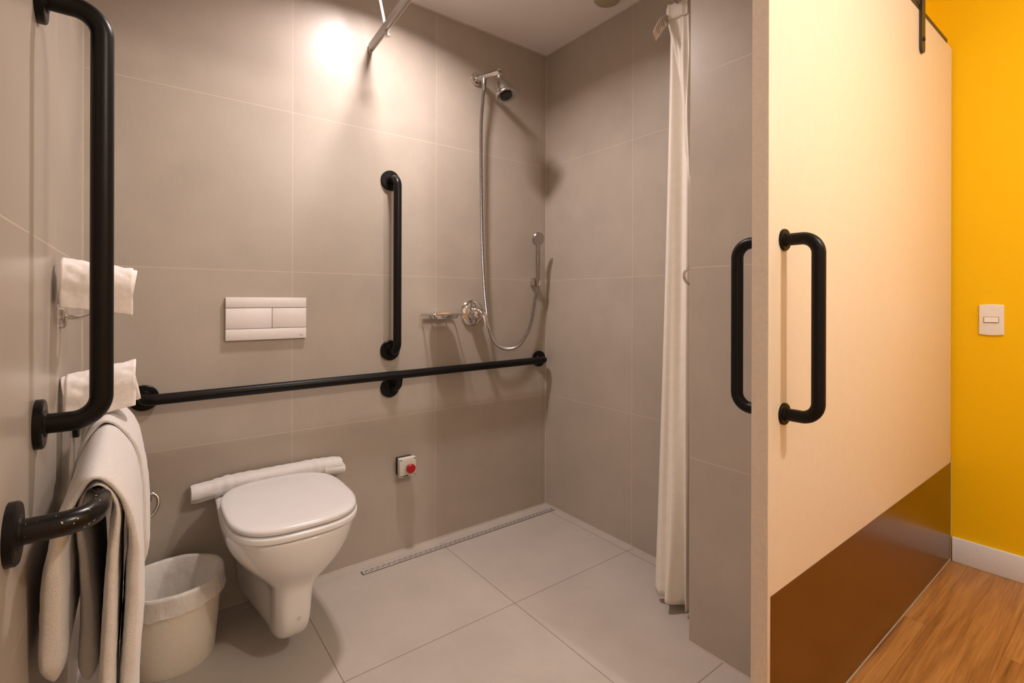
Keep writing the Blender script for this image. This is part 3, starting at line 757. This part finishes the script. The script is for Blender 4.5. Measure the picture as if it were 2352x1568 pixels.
# ------------------------------------------------------------------ sliding door
XD0, XD1, ZT, TH = 1.124, 2.686, 2.122, .038
t = bpy.data.objects.new('door_1', None); C.objects.link(t); t.location = (XD0, YD, 0); t['kind'] = 'structure'
t['label'] = 'cream sliding door panel with brown kick plate, half open'
KZ = .408
obj('door_panel', B(XD0+.0008, XD1, YD, YD+TH, .012, ZT, .0012), M['door'], t)
ke = obj('edge_band', B(XD0, XD0+.0016, YD+.0012, YD+TH, .012, ZT), M['door_edge'], t, smooth=False)
obj('kick_plate', B(XD0+.012, XD1, YD-.0012, YD+.0002, .014, KZ), M['kick'], t, smooth=False)
obj('bottom_trim', B(XD0+.012, XD1, YD-.0018, YD+.001, .006, .0095), M['alu'], t, smooth=False)
obj('corner_trim', B(XD1-.004, XD1+.0005, YD-.0018, YD+.001, .012, KZ+.02), M['alu'], t, smooth=False)
obj('top_channel', B(1.30, 2.612, YD-.0015, YD+TH-.006, ZT, ZT+.014), M['strap'], t, smooth=False)
def door_pull(y, s, label):
    h = bpy.data.objects.new('pull_handle', None); C.objects.link(h); h.parent = t
    h.matrix_parent_inverse = Matrix.Identity(4)
    h['label'] = label
    zt, zb, xx = 1.216, .812, 1.197
    def add(name, bm, mat): 
        o = obj(name, bm, mat, None); o.parent = h; o.matrix_parent_inverse = Matrix.Translation(-Vector(t.location)); return o
    add('bar', tube(bmesh.new(), fillet([(xx, y, zt), (xx, y+s*.074, zt), (xx, y+s*.074, zb), (xx, y, zb)], .058, 18), .0142, 28), M['black'])
    for z in (zt, zb): add('flange', lathe(bmesh.new(), [(0, .0255), (.004, .0255), (.006, .024), (.006, .017), (.010, .0155)], (xx, y, z), (0, s, 0), 36), M['black'])
door_pull(YD, -1, 'black D handle on the cream face')
door_pull(YD+TH, 1, 'black D handle on the bathroom face')
# hanger strap and rail of the door
ol = [(2.235, 2.35)] + [(2.255 - .020*math.cos(PI*k/12), 1.990 - .020*math.sin(PI*k/12)) for k in range(13)] + [(2.275, 2.35)]
hs = obj('hanger_strap', rings(bmesh.new(), [[(x, YD-.001, z) for x, z in ol], [(x, YD-.009, z) for x, z in ol]]), M['strap'], t, smooth=False)
obj('bolt', lathe(bmesh.new(), [(0, .008), (.004, .008), (.0045, .004)], (2.255, YD-.009, 2.02), (0, -1, 0), 20), M['strap'], t)
b_ = bmesh.new(); lathe(b_, [(0, .03), (.004, .05), (.020, .05), (.024, .03)], (2.262, YD+.020, 2.255), (0, -1, 0), 32); obj('roller', b_, M['dark'], t)
tr = obj('sliding_rail', B(.30, 2.235, YD+.004, YD+.014, 2.165, 2.205, .001), M['strap'], None)
tag(tr, 'dark flat sliding door rail over the top edge of the cream door', 'door rail')
for x in (.5, 1.2, 1.7, 2.16): obj('spacer', tube(bmesh.new(), [(x, YD+.012, 2.185), (x, YW-.001, 2.185)], .012, 16), M['strap'], tr)
obj('end_stop', B(2.195, 2.235, YD-.004, YD+.030, 2.135, 2.215, .003), M['dark'], tr)

# ------------------------------------------------------------------ light switch
t = thing('light_switch', 'white light switch with small rocker on the yellow wall', 'switch', (XY, .4155, 1.0))
y0, y1, z0, z1 = .379, .452, .943, 1.060
b_ = bmesh.new(); n = 16; rs = []
for off, ins in ((0, 0), (.005, 0), (.0085, .002), (.009, .006)):
    pts = []
    for k in range(n+1): f = k/n; pts.append((y0+ins+(y1-y0-2*ins)*f, z1-ins+.0035*math.sin(PI*f)))
    for k in range(n+1): f = 1-k/n; pts.append((y0+ins+(y1-y0-2*ins)*f, z0+ins-.0035*math.sin(PI*f)))
    rs.append([(XY-off, y, z) for y, z in pts])
rings(b_, rs); obj('plate', b_, M['plastic'], t, angle=30)
obj('switch_frame', B(XY-.0094, XY-.008, .3925, .4375, .990, 1.014), M['darkgrey'], t, smooth=False)
b_ = bmesh.new()
rs = [[(XY-.009, .394, .9915), (XY-.009, .436, .9915), (XY-.009, .436, 1.0125), (XY-.009, .394, 1.0125)],
      [(XY-.0155, .395, .993), (XY-.0155, .435, .993), (XY-.0105, .435, 1.012), (XY-.0105, .395, 1.012)]]
rings(b_, rs); obj('rocker', b_, M['plastic'], t, smooth=False)
